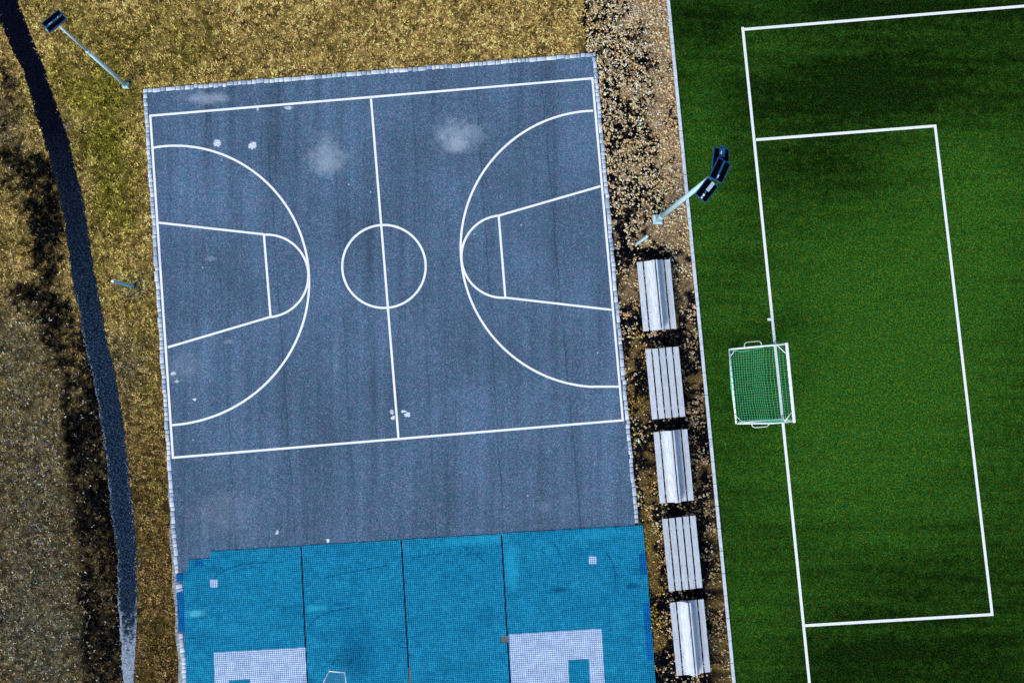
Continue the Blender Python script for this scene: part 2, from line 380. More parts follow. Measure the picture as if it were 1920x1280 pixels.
def lawn_fields(x, y):
    px, py = PX(x, y)
    dark_amt = blobs(px, py, DARK_SPOTS)
    dark_amt = dark_amt*sstep(-.18, .22, path_l(py)-px+60) if False else dark_amt
    green = blobs(px, py, GREEN); grey = blobs(px, py, GREYG)
    n = fbm(x, y, .9, 3); n2 = fbm(x, y, 3.1, 11)
    n7 = fbm(x, y, 7.0, 41, 2)
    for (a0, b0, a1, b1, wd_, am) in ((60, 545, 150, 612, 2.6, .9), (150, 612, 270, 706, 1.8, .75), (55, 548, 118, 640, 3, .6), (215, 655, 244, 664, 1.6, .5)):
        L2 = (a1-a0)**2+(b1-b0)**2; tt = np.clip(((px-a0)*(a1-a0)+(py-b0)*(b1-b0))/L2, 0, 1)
        dd = np.hypot(px-a0-tt*(a1-a0), py-b0-tt*(b1-b0)); dark_amt = np.maximum(dark_amt, am*np.exp(-(dd/wd_)**2))
    dark_amt = sstep(.22, 1.1, dark_amt*1.0+(n-.5)*.9+(n2-.5)*1.1+(n7-.5)*.9)
    green = np.clip(green+(n-.5)*.9, 0, 1)
    # tan at the top, olive at the left, grey-brown low left
    tan = np.array([.50, .345, .105]); oliv = np.array([.21, .19, .024]); gb = np.array([.23, .19, .095]); rust = np.array([.29, .185, .055])
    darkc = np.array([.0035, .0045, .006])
    low = sstep(300, 1100, py)[..., None]*np.clip(1-(px-340)/200, 0, 1)[..., None]
    c = tan*(1-low)+rust*low*.75+tan*low*.0
    c = c*(1-green[..., None])+oliv*green[..., None]
    c = c*(1-grey[..., None])+gb*grey[..., None]
    band = sstep(1060, 1118, px)*(1-sstep(1118, 1300, py))
    return c, dark_amt, band, darkc, n, n2
# court frame on the ground
def in_court(px, py): return (px > kerb_l(py)) & (py > kerb_t(px)) & (px < kerb_rt(py))
def in_path(px, py): return (px > path_l(py)) & (px < path_r(py))

def strip_mat(x, y, px, py):
    """where the dead leaves lie as one felted mat"""
    left = kerb_rt(py); right = pkerb(py)-5; u = np.clip((px-left)/(right-left), 0, 1)
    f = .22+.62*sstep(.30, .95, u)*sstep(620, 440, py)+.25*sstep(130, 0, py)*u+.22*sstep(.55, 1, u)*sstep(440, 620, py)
    f = f+blobs(px, py, [(1190, 320, 34, 22, .3), (1170, 290, 24, 20, .25), (1235, 440, 40, 40, .3), (1190, 690, 24, 110, .42), (1215, 1000, 24, 90, .5), (1235, 1150, 26, 110, .42), (1212, 860, 22, 80, .35), (1180, 520, 18, 50, .35)])
    f = f+(fbm(x, y, 1.3, 71, 3)-.5)*1.15+(fbm(x, y, 5.0, 73, 2)-.5)*.75
    f = f-blobs(px, py, [(1245, 635, 34, 12, 1), (1255, 795, 34, 12, 1), (1268, 955, 34, 12, 1), (1285, 1115, 38, 12, 1), (1225, 476, 34, 10, 1), (1300, 1275, 40, 10, 1)])  # mat cut away between benches: dark soil paints in their shade
    return sstep(.50, .68, f)
# ------------------------------------------------------------------ ground sheet
def axis(lo, hi, step, far):
    a = np.arange(lo, hi+step/2, step); k = np.array([1.5, 4, 10, 25, 60, 140, far])
    return np.concatenate([lo-k[::-1], a, hi+k])
def sheet(xs, ys):
    X, Y = np.meshgrid(xs, ys); n, m_ = X.shape
    idx = np.arange(n*m_).reshape(n, m_)
    f = np.stack([idx[:-1, :-1], idx[:-1, 1:], idx[1:, 1:], idx[1:, :-1]], -1).reshape(-1, 4)
    return X.ravel(), Y.ravel(), f
X, Y, fc = sheet(axis(-25, 11, .10, 500), axis(-19, 21, .10, 500))
c, dark_amt, band, dk, n, n2 = lawn_fields(X, Y)
soil = np.array([.006, .007, .012])
px, py = PX(X, Y)
strip = ((px > kerb_rt(py)-6) & (py > 90)) | ((px > 1095+20*(n-.5)) & (py <= 110))
strip &= px < pkerb(py)+10
cc = c*(1-dark_amt[:, None])+dk*dark_amt[:, None]
cc = cc*(.12+.40*n2[:, None])*np.exp((fbm(X, Y, 6.0, 23, 2)-.5)*3)[:, None]
sm_ = strip_mat(X[strip], Y[strip], px[strip], py[strip])[:, None]
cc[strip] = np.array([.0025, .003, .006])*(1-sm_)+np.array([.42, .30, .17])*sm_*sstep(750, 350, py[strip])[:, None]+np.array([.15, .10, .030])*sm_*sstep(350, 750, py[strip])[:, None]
Z = -0.012+.02*(n-.5)*sstep(0, 1, np.ones_like(n))
Z = np.where(in_court(px, py) | in_path(px, py) | strip | (px > 1100), -.012, Z)
Z = np.where((np.abs(X) > 26) | (np.abs(Y) > 22), -.012, Z)
g = from_arrays('ground', np.stack([X, Y, Z], 1), fc, M_GROUND, {'tint': cc})
tag(g, kind='structure')

# ------------------------------------------------------------------ grass (dry lawn)
def blades(name, x, y, tint, ln, wd, lean, base_z, mat, per, label, kind_cat, jit=.03):
    """per blades on every tuft; one triangle each"""
    n_ = len(x); N = n_*per
    bx = np.repeat(x, per)+rng.normal(0, jit, N); by = np.repeat(y, per)+rng.normal(0, jit, N)
    a = rng.uniform(0, 2*np.pi, N); L = np.repeat(ln, per)*rng.uniform(.6, 1.3, N); W = wd*rng.uniform(.6, 1.4, N)
    el = lean+rng.uniform(-.35, .35, N); el = np.clip(el, .08, 1.4)
    dx, dy = np.cos(a), np.sin(a)
    z0 = base_z+np.zeros(N)
    v0 = np.stack([bx-dy*W/2, by+dx*W/2, z0], 1); v1 = np.stack([bx+dy*W/2, by-dx*W/2, z0], 1)
    v2 = np.stack([bx+dx*L*np.cos(el), by+dy*L*np.cos(el), z0+L*np.sin(el)], 1)
    co = np.stack([v0, v1, v2], 1).reshape(-1, 3)
    t = np.repeat(tint, per, 0)*rng.uniform(.45, 1.6, (N, 1))*rng.uniform(.85, 1.15, (N, 3))
    t = np.repeat(np.clip(t, 0, .85), 3, 0)
    o = from_arrays(name, co, np.arange(N*3).reshape(-1, 3), mat, {'tint': t})
    tag(o, label, kind_cat, kind='stuff'); return o
NT = 170000
x = rng.uniform(-24, 6.6, NT); y = rng.uniform(-17, 20, NT); px, py = PX(x, y)
ok = (~in_court(px, py)) & ~((px > path_l(py)+1.2) & (px < path_r(py)-1.2)) & (px < 1130) & (px > -190) & (py > -150) & (py < 1400)
ok &= ~((px > 1095) & (rng.uniform(0, 1, NT) > .3)); ok &= ~((px > kerb_l(py)-3) & (py > 1100))
x, y, px, py = x[ok], y[ok], px[ok], py[ok]
c, dark_amt, band, dk, n, n2 = lawn_fields(x, y)
n3 = fbm(x, y, 5.5, 23, 2)
keep = rng.uniform(0, 1, len(x)) > dark_amt*.35
keep &= rng.uniform(0, 1, len(x)) < .45+.9*n3
pale = rng.uniform(0, 1, len(x)) < .10*(1-dark_amt)
n8 = vnoise(x, y, 11.0, 57); t = c*np.exp((n3[:, None]-.5)*1.5+(n2[:, None]-.5)*1.2+(n8[:, None]-.5)*.9)*1.12*(1-.35*blobs(px, py, GREYG)[:, None]); t[pale] = t[pale]*1.5+np.array([.05, .05, .04])
dkt = np.array([.010, .011, .009])*rng.uniform(.3, 2.4, (len(x), 1)); odd = rng.uniform(0, 1, len(x)) < .16
dkt[odd] = np.array([.12, .085, .035])*rng.uniform(.4, 1.4, (odd.sum(), 1))
gk = rng.uniform(0, 1, len(x)) < .35*blobs(px, py, GREYG)
t[gk] = np.array([.05, .085, .075])*rng.uniform(.4, 1.8, (gk.sum(), 1))
t = t*(1-dark_amt[:, None])+dkt*dark_amt[:, None]
crm = rng.uniform(0, 1, len(x)) < .16*blobs(px, py, GREYG)
t[crm] = np.array([.42, .40, .28])*rng.uniform(.6, 1.4, (crm.sum(), 1))
drk = rng.uniform(0, 1, len(x)) < .22*sstep(500, 900, py)
t[drk] = np.array([.03, .02, .022])*rng.uniform(.4, 1.6, (drk.sum(), 1))
pur = (rng.uniform(0, 1, len(x)) < .10); t[pur] *= np.array([.8, .6, 1.2])
blades('grass', x[keep], y[keep], t[keep], np.full(keep.sum(), .09), .034, .45, -.012, M_BLADE, 3, None, 'grass')

# ------------------------------------------------------------------ path
ys = np.arange(-135, 1500, 9.0); rows = []; fade = []; grav = []
for yy in ys:
    a, b = float(path_l(yy)), float(path_r(yy))
    a += 1.2*math.sin(yy*.11)+1.2*math.sin(yy*.37+1); b += .8*math.sin(yy*.23+2)
    for k in range(7):
        q = a+(b-a)*k/6; x_, y_ = P(q, yy); rows.append((x_, y_, .004+.01*math.sin(math.pi*k/6)))
        fade.append(float(np.clip((yy-150)/550, 0, 1))); grav.append(float(np.clip((yy-1080)/200, 0, 1))*.85+(.25 if k in (0, 6) else 0)+(.2 if k == 0 and yy > 620 else 0))
co = np.array(rows); nr = len(ys); idx = np.arange(nr*7).reshape(nr, 7)
fc = np.stack([idx[1:, :-1], idx[1:, 1:], idx[:-1, 1:], idx[:-1, :-1]], -1).reshape(-1, 4)
tag(from_arrays('path', co, fc, M_PATH, {'fade': np.array(fade), 'gravel': np.array(grav)}), kind='structure')
# gravel crumbs along the path's edges and washed out at its lower end
def pebbles(name, x, y, s, tint, z=.0):
    n_ = len(x); base = np.array([(1, 0, 0), (0, 1, 0), (-1, 0, 0), (0, -1, 0), (0, 0, .8)], float)
    fb = np.array([(0, 1, 4), (1, 2, 4), (2, 3, 4), (3, 0, 4)])
    a = rng.uniform(0, 6.28, n_); ca, sa = np.cos(a)[:, None], np.sin(a)[:, None]
    bx, by, bz = base[:, 0][None], base[:, 1][None], base[:, 2][None]
    sx_ = (s*rng.uniform(.7, 1.3, n_))[:, None]; sy_ = (s*rng.uniform(.6, 1.1, n_))[:, None]
    X_ = x[:, None]+(bx*sx_*ca-by*sy_*sa); Y_ = y[:, None]+(bx*sx_*sa+by*sy_*ca); Z_ = z+bz*sx_
    co = np.stack([X_, Y_, Z_], -1).reshape(-1, 3)
    f = (fb[None]+5*np.arange(n_)[:, None, None]).reshape(-1, 3)
    return from_arrays(name, co, f, M_LEAF, {'tint': np.repeat(tint, 5, 0)})
yy = np.concatenate([rng.uniform(560, 1290, 420), rng.uniform(0, 560, 70), rng.uniform(820, 1290, 260), rng.uniform(1185, 1300, 260)])
xx = np.concatenate([path_l(yy[:490])+rng.normal(2, 2.6, 490), path_r(yy[490:750])+rng.normal(-2, 2.6, 260), rng.normal(240, 8, 260)])
pts = np.array([P(a, b) for a, b in zip(xx, yy)])
gt = np.array([.30, .36, .43])*rng.uniform(.15, 1.4, (len(xx), 1))*np.where(yy[:, None] < 620, .5, 1)
tag(pebbles('gravel', pts[:, 0], pts[:, 1], rng.uniform(.010, .030, len(xx)), np.clip(gt, 0, .8), .003), cat='gravel', kind='stuff')
# pale stone dust beside the left kerb, low in the picture
sp = [P(kerb_l(yy)-(-1+1.5*math.sin(yy*.07)+5*max(0, min(1, (yy-880)/150))), yy) for yy in np.arange(870, 1420, 10)]
sq = [P(kerb_l(yy)+5, yy) for yy in np.arange(870, 1420, 10)]
n_ = len(sp); m = MT('stone_dust', .9, .2)
m.color(m.ramp(m.noise(10, 5, .75), [(.36, (.06, .055, .05)), (.5, (.25, .27, .30)), (.66, (.5, .54, .58))])).bump(m.noise(20, 3), .01)
tag(from_pydata('stone_dust', [(*p, .003) for p in sp]+[(*p, .003) for p in sq], [(i, n_+i, n_+i+1, i+1)[::-1] for i in range(n_-1)], m.m), kind='structure')

# ------------------------------------------------------------------ asphalt court, lines
def quadpoly(name, pts, z, mat, parent=None, th=None):
    if th:
        mb = MB(); mb.prism([P(*p) for p in pts][::-1], z-th, z); return mb.build(name, mat, parent)
    return from_pydata(name, [(*P(*p), z) for p in pts], [tuple(range(len(pts)))[::-1]], mat, parent)
c_ = quadpoly('asphalt_court', [(272, 171), (1113, 103), (1113+1400*.0905-9, 1450), (272+1282*.0647+2, 1450)], .020, M_ASPH, None, .03)
tag(c_, kind='structure')
LZ = .0245; LW = .097
def line_strip(mb, pts, wd, z, closed=False, flip=False):
    """flat painted strip along ground points"""
    p = np.array(pts, float); n_ = len(p)
    t = np.gradient(p, axis=0) if not closed else (np.roll(p, -1, 0)-np.roll(p, 1, 0))
    t /= np.linalg.norm(t, axis=1)[:, None]; nrm = np.stack([-t[:, 1], t[:, 0]], 1)
    A = [mb.bm.verts.new((*q, z)) for q in p+nrm*wd/2]; B = [mb.bm.verts.new((*q, z)) for q in p-nrm*wd/2]
    for i in range(n_ if closed else n_-1):
        j = (i+1) % n_; mb.bm.faces.new((B[i], B[j], A[j], A[i]))
def seg(mb, a, b, wd=LW, z=LZ, ext0=0.0, ext1=0.0):
    a, b = np.array(P(*a)), np.array(P(*b)); d = (b-a)/np.linalg.norm(b-a)
    line_strip(mb, [a-d*ext0, b+d*ext1], wd, z)
def arc(mb, c, r, a0, a1, wd=LW, z=LZ, n=72):
    th = np.linspace(a0, a1, n); line_strip(mb, np.stack([c[0]+r*np.cos(th), c[1]+r*np.sin(th)], 1), wd, z)
h = LW/2
TL, TR, BL, BR = (282, 217.5), (1110.5, 147.5), (324.5, 857.5), (1167.6, 787.5)
mk = MB(); seg(mk, TL, TR, ext0=h, ext1=h); seg(mk, BL, BR, ext0=h, ext1=h)
seg(mk, TL, BL, ext0=-h, ext1=-h); seg(mk, TR, BR, ext0=-h, ext1=-h)
seg(mk, (695.5, 183.5), (747.3, 822.3), z=LZ-.001, ext0=-h, ext1=-h)
z2 = LZ+.002
cc_ = (-3.5644, 4.8096); th = np.linspace(0, 2*math.pi, 96, endpoint=False)
line_strip(mk, np.stack([cc_[0]+1.85*np.cos(th), cc_[1]+1.85*np.sin(th)], 1), LW, z2, True)
def ang(c, p): q = P(*p); return math.atan2(q[1]-c[1], q[0]-c[0])
# right three point arc and key
c3 = (6.0754, 5.6781); arc(mk, c3, 6.235, ang(c3, (1112, 208.5)), 2*math.pi+ang(c3, (1112, 724.5)), z=z2)
seg(mk, (1112, 724.5), (1162, 724.5), z=z2, ext1=-h)
cf = (1.7297, 5.2776); arc(mk, cf, 1.849, ang(cf, (935, 404.5)), 2*math.pi+ang(cf, (947.5, 558)), z=z2+.002)
seg(mk, (935, 404.5), (1127.5, 349), z=z2+.002, ext1=-h); seg(mk, (947.5, 558), (1148.5, 581), z=z2+.002, ext1=-h)
seg(mk, (935, 404.5), (947.5, 558), z=z2, ext0=-.02, ext1=-.02)
# left
c4 = np.array((-13.14, 3.966))
q4 = np.array([P(*p) for p in [(287, 276.5), (309, 275), (331, 274.5), (383, 280.6), (433, 294), (470, 318), (531, 380), (576, 480), (580.5, 515), (575, 570), (516, 700), (480, 737.5), (397, 780), (322, 797)]])
a4 = np.arctan2(q4[:, 1]-c4[1], q4[:, 0]-c4[0]); f4 = np.polyfit(a4, np.hypot(*(q4-c4).T), 5)
th = np.linspace(a4.min()+.004, a4.max(), 90); rr_ = np.polyval(f4, th)
line_strip(mk, np.stack([c4[0]+rr_*np.cos(th), c4[1]+rr_*np.sin(th)], 1), LW, z2)
cg = (-8.7345, 4.3628); arc(mk, cg, 1.83, ang(cg, (507.5, 594)), ang(cg, (495, 439.5)), z=z2+.002)
seg(mk, (296, 417.5), (495, 439.5), z=z2+.002, ext0=-h); seg(mk, (313, 651.5), (507.5, 594), z=z2+.002, ext0=-h)
seg(mk, (495, 439.5), (507.5, 594), z=z2, ext0=-.02, ext1=-.02)
tag(mk.build('court_markings', M_PAINT), kind='structure')

# ------------------------------------------------------------------ granite setts round the court
def sett_row(runs, name):
    vs_, fs, rd = [], [], []
    for (a, b, wd, skip) in runs:
        a, b = np.array(P(*a)), np.array(P(*b)); Lr = np.linalg.norm(b-a); d = (b-a)/Lr; nrm = np.array([-d[1], d[0]])
        s = 0
        while s < Lr:
            l_ = rng.uniform(.16, .25) if rng.uniform() > .25 else rng.uniform(.30, .50)
            l_ = min(l_, Lr-s)
            if l_ < .05: break
            off = rng.normal(0, .012); w2 = wd/2*rng.uniform(.88, 1.08); zt = .045+rng.uniform(-.012, .012); g_ = .009; r_ = rng.uniform()
            tw = rng.normal(0, .006)
            k = len(vs_)
            for zz, ins in ((-.03, 0), (zt-.012, 0), (zt, .014)):
                for (u_, v_) in ((g_+ins, -w2+ins+off), (l_-g_-ins, -w2+ins+off+tw), (l_-g_-ins, w2-ins+off+tw), (g_+ins, w2-ins+off)):
                    q = a+d*(s+u_)+nrm*v_; vs_.append((q[0], q[1], zz)); rd.append(r_)
            for j in range(2):
                for i in range(4): fs.append((k+j*4+i, k+j*4+(i+1) % 4, k+j*4+4+(i+1) % 4, k+j*4+4+i))
            fs.append((k+8, k+9, k+10, k+11)); s += l_
    return from_arrays(name, np.array(vs_), np.array(fs), M_SETT, {'rnd': np.array(rd)})
K = sett_row([((268.5, 171), (1117, 102.5), .175, 0)], 'kerb'); tag(K, kind='structure')
K = sett_row([((272.3, 176), (331.5, 1074), .165, 0), ((336, 1094), (338.5, 1109), .30, 0), ((340, 1186), (358, 1420), .19, 0)], 'kerb'); tag(K, kind='structure')
K = sett_row([((1113.8, 107), (1194, 981), .165, 0)], 'kerb'); tag(K, kind='structure')

# ------------------------------------------------------------------ football pitch
X, Y, fc = sheet(np.concatenate([np.arange(0, 20.1, .25), np.array([22, 26, 32, 40, 50, 60])]), np.concatenate([[-60, -45, -33, -26], np.arange(-20, 22.1, .25), [26, 32, 40, 50, 60]]))
# shear so that the sheet's left side runs along the kerb
(ax, ay), (bx, by) = P(1256, 0), P(1379.5, 1280); slope = (bx-ax)/(by-ay)
Xs = X+ax+slope*(Y-ay)
px, py = PX(Xs, Y)
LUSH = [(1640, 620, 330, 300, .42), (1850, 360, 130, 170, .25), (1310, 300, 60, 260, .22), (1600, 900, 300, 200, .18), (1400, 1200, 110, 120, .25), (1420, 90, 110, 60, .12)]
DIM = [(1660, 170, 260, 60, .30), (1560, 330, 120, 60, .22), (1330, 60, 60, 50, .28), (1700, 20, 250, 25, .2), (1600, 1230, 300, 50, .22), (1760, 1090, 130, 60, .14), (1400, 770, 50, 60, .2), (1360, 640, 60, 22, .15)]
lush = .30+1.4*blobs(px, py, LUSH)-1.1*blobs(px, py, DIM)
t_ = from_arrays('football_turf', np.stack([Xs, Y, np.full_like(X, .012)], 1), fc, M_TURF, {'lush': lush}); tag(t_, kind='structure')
TZ = .018; tw_ = .125
mk = MB(); hh = tw_/2
seg(mk, (1392.5, 54), (1520.5, 1310), tw_, TZ, ext0=hh, ext1=25)
seg(mk, (1392.5, 56), (1925, 11.6), tw_, TZ, ext0=-hh, ext1=25)
seg(mk, (1416, 262.5), (1753, 236.5), tw_, TZ, ext0=-.03, ext1=hh)
seg(mk, (1753, 236.5), (1860, 1151), tw_, TZ, ext0=-hh, ext1=-hh)
seg(mk, (1508, 1172), (1860, 1151), tw_, TZ, ext0=-.03, ext1=hh)
seg(mk, (1439, 599), (1446, 598.6), .12, TZ-.002)
tag(mk.build('pitch_markings', M_TLINE), kind='structure')
# concrete edging in metre long pieces
mb = MB(); a, b = np.array(P(1241, -120)), np.array(P(1392, 1445)); Lr = np.linalg.norm(b-a); d = (b-a)/Lr; ang_ = math.atan2(d[1], d[0]); s = 0
while s < Lr:
    l_ = 1.0; q = a+d*(s+.5)
    mb.box(-.493, .493, -.068, .068, -.05, .075+rng.uniform(-.004, .004), .008, Matrix.Translation((q[0], q[1], 0)) @ Matrix.Rotation(ang_+rng.normal(0, .002), 4, 'Z')); s += l_
tag(mb.build('kerb', M_CONC), kind='structure')

# ------------------------------------------------------------------ blue sport tiles in four fields
base_ = quadpoly('tile_base', [(396, 1036), (1203, 988), (1230, 1320), (1240, 1450), (362, 1450), (349, 1200), (348, 1082), (362, 1053), (396, 1050)], .0275, M_SEAM, None)
tag(base_, kind='structure')
def Z_(p, q, t): return (p[0]+(q[0]-p[0])*t, p[1]+(q[1]-p[1])*t)
s1a, s1b = (564.8, 1022.3), (583.5, 1440); s2a, s2b = (752.6, 1011.2), (777, 1440); s3a, s3b = (940, 999.5), (965.5, 1440)
gp = 1.5
M_SCUFF = m_simple('scuffed_blue', (.002, .075, .19), .9, .4, 20, .05)
def mat_field(poly, label, extra=(), scuffs=()):
    e = empty('sport_tile_mat', (*P(*poly[0]), .03))
    tag(e, label, 'sports mat', 'blue sport tile fields')
    mb = MB(); e_loc = Vector(e.location)
    mb.prism([P(*p) for p in poly][::-1], .029, .045)
    o = mb.build('blue_tiles', M_TILE, e); o.location = -e_loc
    for nm, pl, mt, z, lab in extra:
        mb = MB(); mb.prism([P(*p) for p in pl][::-1], .0455, z); o = mb.build(nm, mt, e); o.location = -e_loc
        if lab: o['label'] = lab
    for pl, wd_ in scuffs:
        q = np.array([P(*p) for p in pl]); tt = np.linspace(0, len(q)-1, 4*len(q)); k_ = np.arange(len(q))
        qq = np.stack([np.interp(tt, k_, q[:, 0]), np.interp(tt, k_, q[:, 1])], 1)
        for _ in range(3): qq[1:-1] = (qq[:-2]+2*qq[1:-1]+qq[2:])/4
        mb = MB(); line_strip(mb, qq, wd_, .0475); o = mb.build('scuff_mark', M_SCUFF, e); o.location = -e_loc
    return e
def sq(cx, cy, r=7.3): return [(cx-r, cy-r), (cx+r, cy-r+.3), (cx+r+.4, cy+r), (cx-r+.4, cy+r)]
WZ = .049
mat_field([(396, 1033), (s1a[0]-gp, 1023), (s1b[0]-gp, 1440), (357, 1440), (346, 1186), (343.5, 1076), (353, 1062), (354, 1049), (393, 1046)],
          'blue tile field at the left with a stepped corner and part of a pale rectangle',
          (('pale_tile_rectangle', [(401, 1222), (575-gp-.8, 1212.5), (s1b[0]-gp-.6, 1425), (409, 1435)], M_TILEW, WZ, None),
           ('blue_tile_inset', [(429.5, 1274), (469, 1272), (473, 1380), (434, 1382)], M_TILE, WZ+.003, None),
           ('white_tile', sq(401.5, 1092.5), M_TILEW, WZ, None),
           ('dark_blue_tiles', [(366, 1050), (380, 1049), (381, 1060), (366.5, 1061)], M_TILED, WZ, None),
           ('dark_blue_tiles', [(331, 1076), (342.8, 1075.5), (343.4, 1088), (331.5, 1088.5)], M_TILED, WZ+.012, None),
           ('dark_blue_tiles', [(332, 1110), (344, 1107), (346, 1183), (335, 1184)], M_TILED, WZ+.012, None)),
          (([(400, 1086), (418, 1070), (448, 1058), (480, 1054), (530, 1053)], .03), ([(420, 1080), (450, 1066), (490, 1061)], .02), ([(474, 1212), (480, 1200), (493, 1184)], .02), ([(346, 1196), (368, 1195)], .03)))
mat_field([(s1a[0]+gp, s1a[1]), (s2a[0]-gp, s2a[1]), (s2b[0]-gp, 1440), (s1b[0]+gp, 1440)],
          'plain blue tile field under the white rimmed mesh frame', (),
          (([(610, 1083), (650, 1073), (690, 1066), (728, 1059)], .03), ([(578, 1178), (588, 1162), (604, 1150), (630, 1143), (664, 1137)], .035), ([(569, 1040), (576, 1050), (583, 1057)], .02), ([(746, 1206), (752, 1213), (764, 1213)], .04), ([(748, 1203), (757, 1201), (764, 1210)], .03)))
mat_field([(s2a[0]+gp, s2a[1]-.3), (s3a[0]-gp, s3a[1]+.6), Z_((s3a[0]-gp, s3a[1]), (s3b[0]-gp, 1440), .438), (939, 1192), (939.5, 1203.5), Z_((s3a[0]-gp, s3a[1]), (s3b[0]-gp, 1440), .464), (s3b[0]-gp, 1440), (s2b[0]+gp, 1440)],
          'plain blue tile field with one square missing at its right edge', (),
          (([(772, 1045), (800, 1040), (835, 1036)], .03), ([(868, 1026), (890, 1037), (912, 1057)], .025), ([(860, 1022), (885, 1028), (905, 1043)], .018)))
mat_field([(s3a[0]+gp, s3a[1]-.5), (1205, 984), (1213.5, 1070), (1229.5, 1285), (1239, 1440), (s3b[0]+gp, 1440)],
          'blue tile field at the right beside the white benches, with a pale rectangle',
          (('pale_tile_rectangle', [(954.2, 1188), (1127.5, 1177.5), (1141, 1400), (966, 1410)], M_TILEW, WZ, None),
           ('blue_tile_inset', [(1065, 1236), (1104, 1234), (1110, 1350), (1071, 1352)], M_TILE, WZ+.003, None),
           ('white_tile', sq(1111, 1049.3), M_TILEW, WZ, None),
           ('dark_blue_tiles', [(1197.3, 1037.5), (1209.6, 1036.5), (1213, 1076.5), (1200.5, 1077.5)], M_TILED, WZ, None),
           ('dark_blue_tiles', [(1205, 1131), (1217.3, 1130), (1224.7, 1236), (1213.5, 1237)], M_TILED, WZ, None)),
          (([(1036, 1015), (1046, 1030), (1054, 1048), (1058, 1064)], .03), ([(1135, 1034), (1147, 1050), (1153, 1073), (1153, 1100)], .035), ([(1152, 984), (1158, 1000)], .03), ([(995, 1030), (1012, 1032), (1024, 1037)], .02), ([(1143, 1130), (1143, 1168)], .025), ([(1150, 1062), (1160, 1082)], .02)))
o = quadpoly('bare_patch', [(939, 1190.5), (953, 1190), (953.5, 1203), (939.5, 1204)], .034, M_BROWN, None); tag(o, kind='structure')
o = quadpoly('bare_patch', [(766, 1250), (769, 1250), (772, 1300), (768, 1300)], .047, M_BROWN, None); tag(o, kind='structure')

# ------------------------------------------------------------------ leaf litter and tussocks between court and pitch
NC = 52000
x = rng.uniform(4.5, 14.5, NC); y = rng.uniform(-17.5, 19.5, NC); px, py = PX(x, y)
right = pkerb(py)-5.5; left = np.where(py > 100, kerb_rt(py)+1.5, 1100)
left = np.where(py > 975, 1207+(py-984)*.078, left)
ok = (px > left) & (px < right)
x, y, px, py = x[ok], y[ok], px[ok], py[ok]; left = left[ok]; right = right[ok]
u_ = (px-left)/(right-left)
dens = .95-.35*sstep(250, 520, py)*(1-u_)*1.0-.10*sstep(520, 700, py)
dens = dens+blobs(px, py, [(1240, 450, 60, 60, .35), (1255, 360, 30, 70, .45), (1190, 60, 90, 80, .25), (1150, 160, 40, 80, .1), (1195, 310, 70, 60, .1), (1180, 760, 20, 60, .3), (1200, 640, 14, 120, .15), (1180, 560, 20, 60, .15)])
dens = dens-blobs(px, py, [(1160, 400, 50, 60, .35), (1245, 635, 30, 12, .7), (1255, 795, 30, 12, .7), (1268, 955, 30, 12, .8), (1285, 1115, 34, 12, .8), (1225, 478, 30, 9, .6), (1300, 880, 22, 90, .35), (1320, 1010, 20, 80, .35), (1335, 1150, 18, 90, .35), (1300, 1272, 40, 10, .7), (1165, 640, 14, 60, .2), (1280, 560, 12, 60, .25)])  # sparser drifts; gaps between bench ends kept dark as painted bench shade
nn = fbm(x, y, 1.5, 5, 3)
big_ = fbm(x, y, .75, 19, 2); dens = dens-.12-.45*strip_mat(x, y, px, py)+(nn-.5)*2.6+(big_-.5)*1.2+(fbm(x, y, 3.6, 15, 2)-.5)*2.4
ok = rng.uniform(0, 1, len(x)) < np.clip(dens, .04, 1)*.75
x, y, px, py, u_ = x[ok], y[ok], px[ok], py[ok], u_[ok]
nC = len(x)
pal = np.array([(.52, .38, .20), (.60, .47, .28), (.68, .58, .40), (.42, .25, .09), (.50, .42, .22), (.40, .30, .2), (.16, .09, .09), (.70, .66, .56)])
pr = np.array([.25, .24, .18, .11, .08, .06, .04, .04])
ci = rng.choice(8, nC, p=pr/pr.sum()); ct = pal[ci]; pn = fbm(x, y, .9, 91, 3)[:, None]; ct = ct*(1-.45*sstep(.5, .72, pn))+np.array([.50, .30, .12])*.45*sstep(.5, .72, pn)
# yellow moss-grass hugging the tile field and benches' left side low in the picture
yl = blobs(px, py, [(1210, 1010, 14, 60, 1), (1232, 1150, 20, 110, .8), (1222, 1080, 22, 60, .7), (1180, 760, 26, 60, .8), (1205, 690, 10, 80, .8), (1220, 830, 20, 60, .4), (1195, 600, 10, 40, .6), (1220, 900, 14, 50, .8)])
yy_ = rng.uniform(0, 1, nC) < yl
ct[yy_] = np.array([.30, .20, .035])*rng.uniform(.6, 1.5, (yy_.sum(), 1))
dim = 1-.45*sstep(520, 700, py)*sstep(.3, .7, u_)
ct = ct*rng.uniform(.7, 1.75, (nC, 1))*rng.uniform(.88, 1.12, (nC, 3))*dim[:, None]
rad = (.022+.085*rng.uniform(0, 1, nC)**2.2)*(1+.5*sstep(300, 100, py))*np.where(yy_, .7, 1)*(1-.25*sstep(520, 700, py))
LP = 9
N = nC*LP
cx = np.repeat(x, LP); cy = np.repeat(y, LP); rr = np.repeat(rad, LP)
a = rng.uniform(0, 2*np.pi, N); q = np.sqrt(rng.uniform(0, 1, N))*rr
lx = cx+np.cos(a)*q; ly = cy+np.sin(a)*q; lz = .015+np.maximum(0, 1-(q/rr)**2)*rr*.9+rng.uniform(0, .02, N)
sz = rng.uniform(.014, .034, N); ta = a+rng.normal(0, .8, N); tilt = (q/rr)*.9+rng.normal(0, .35, N)
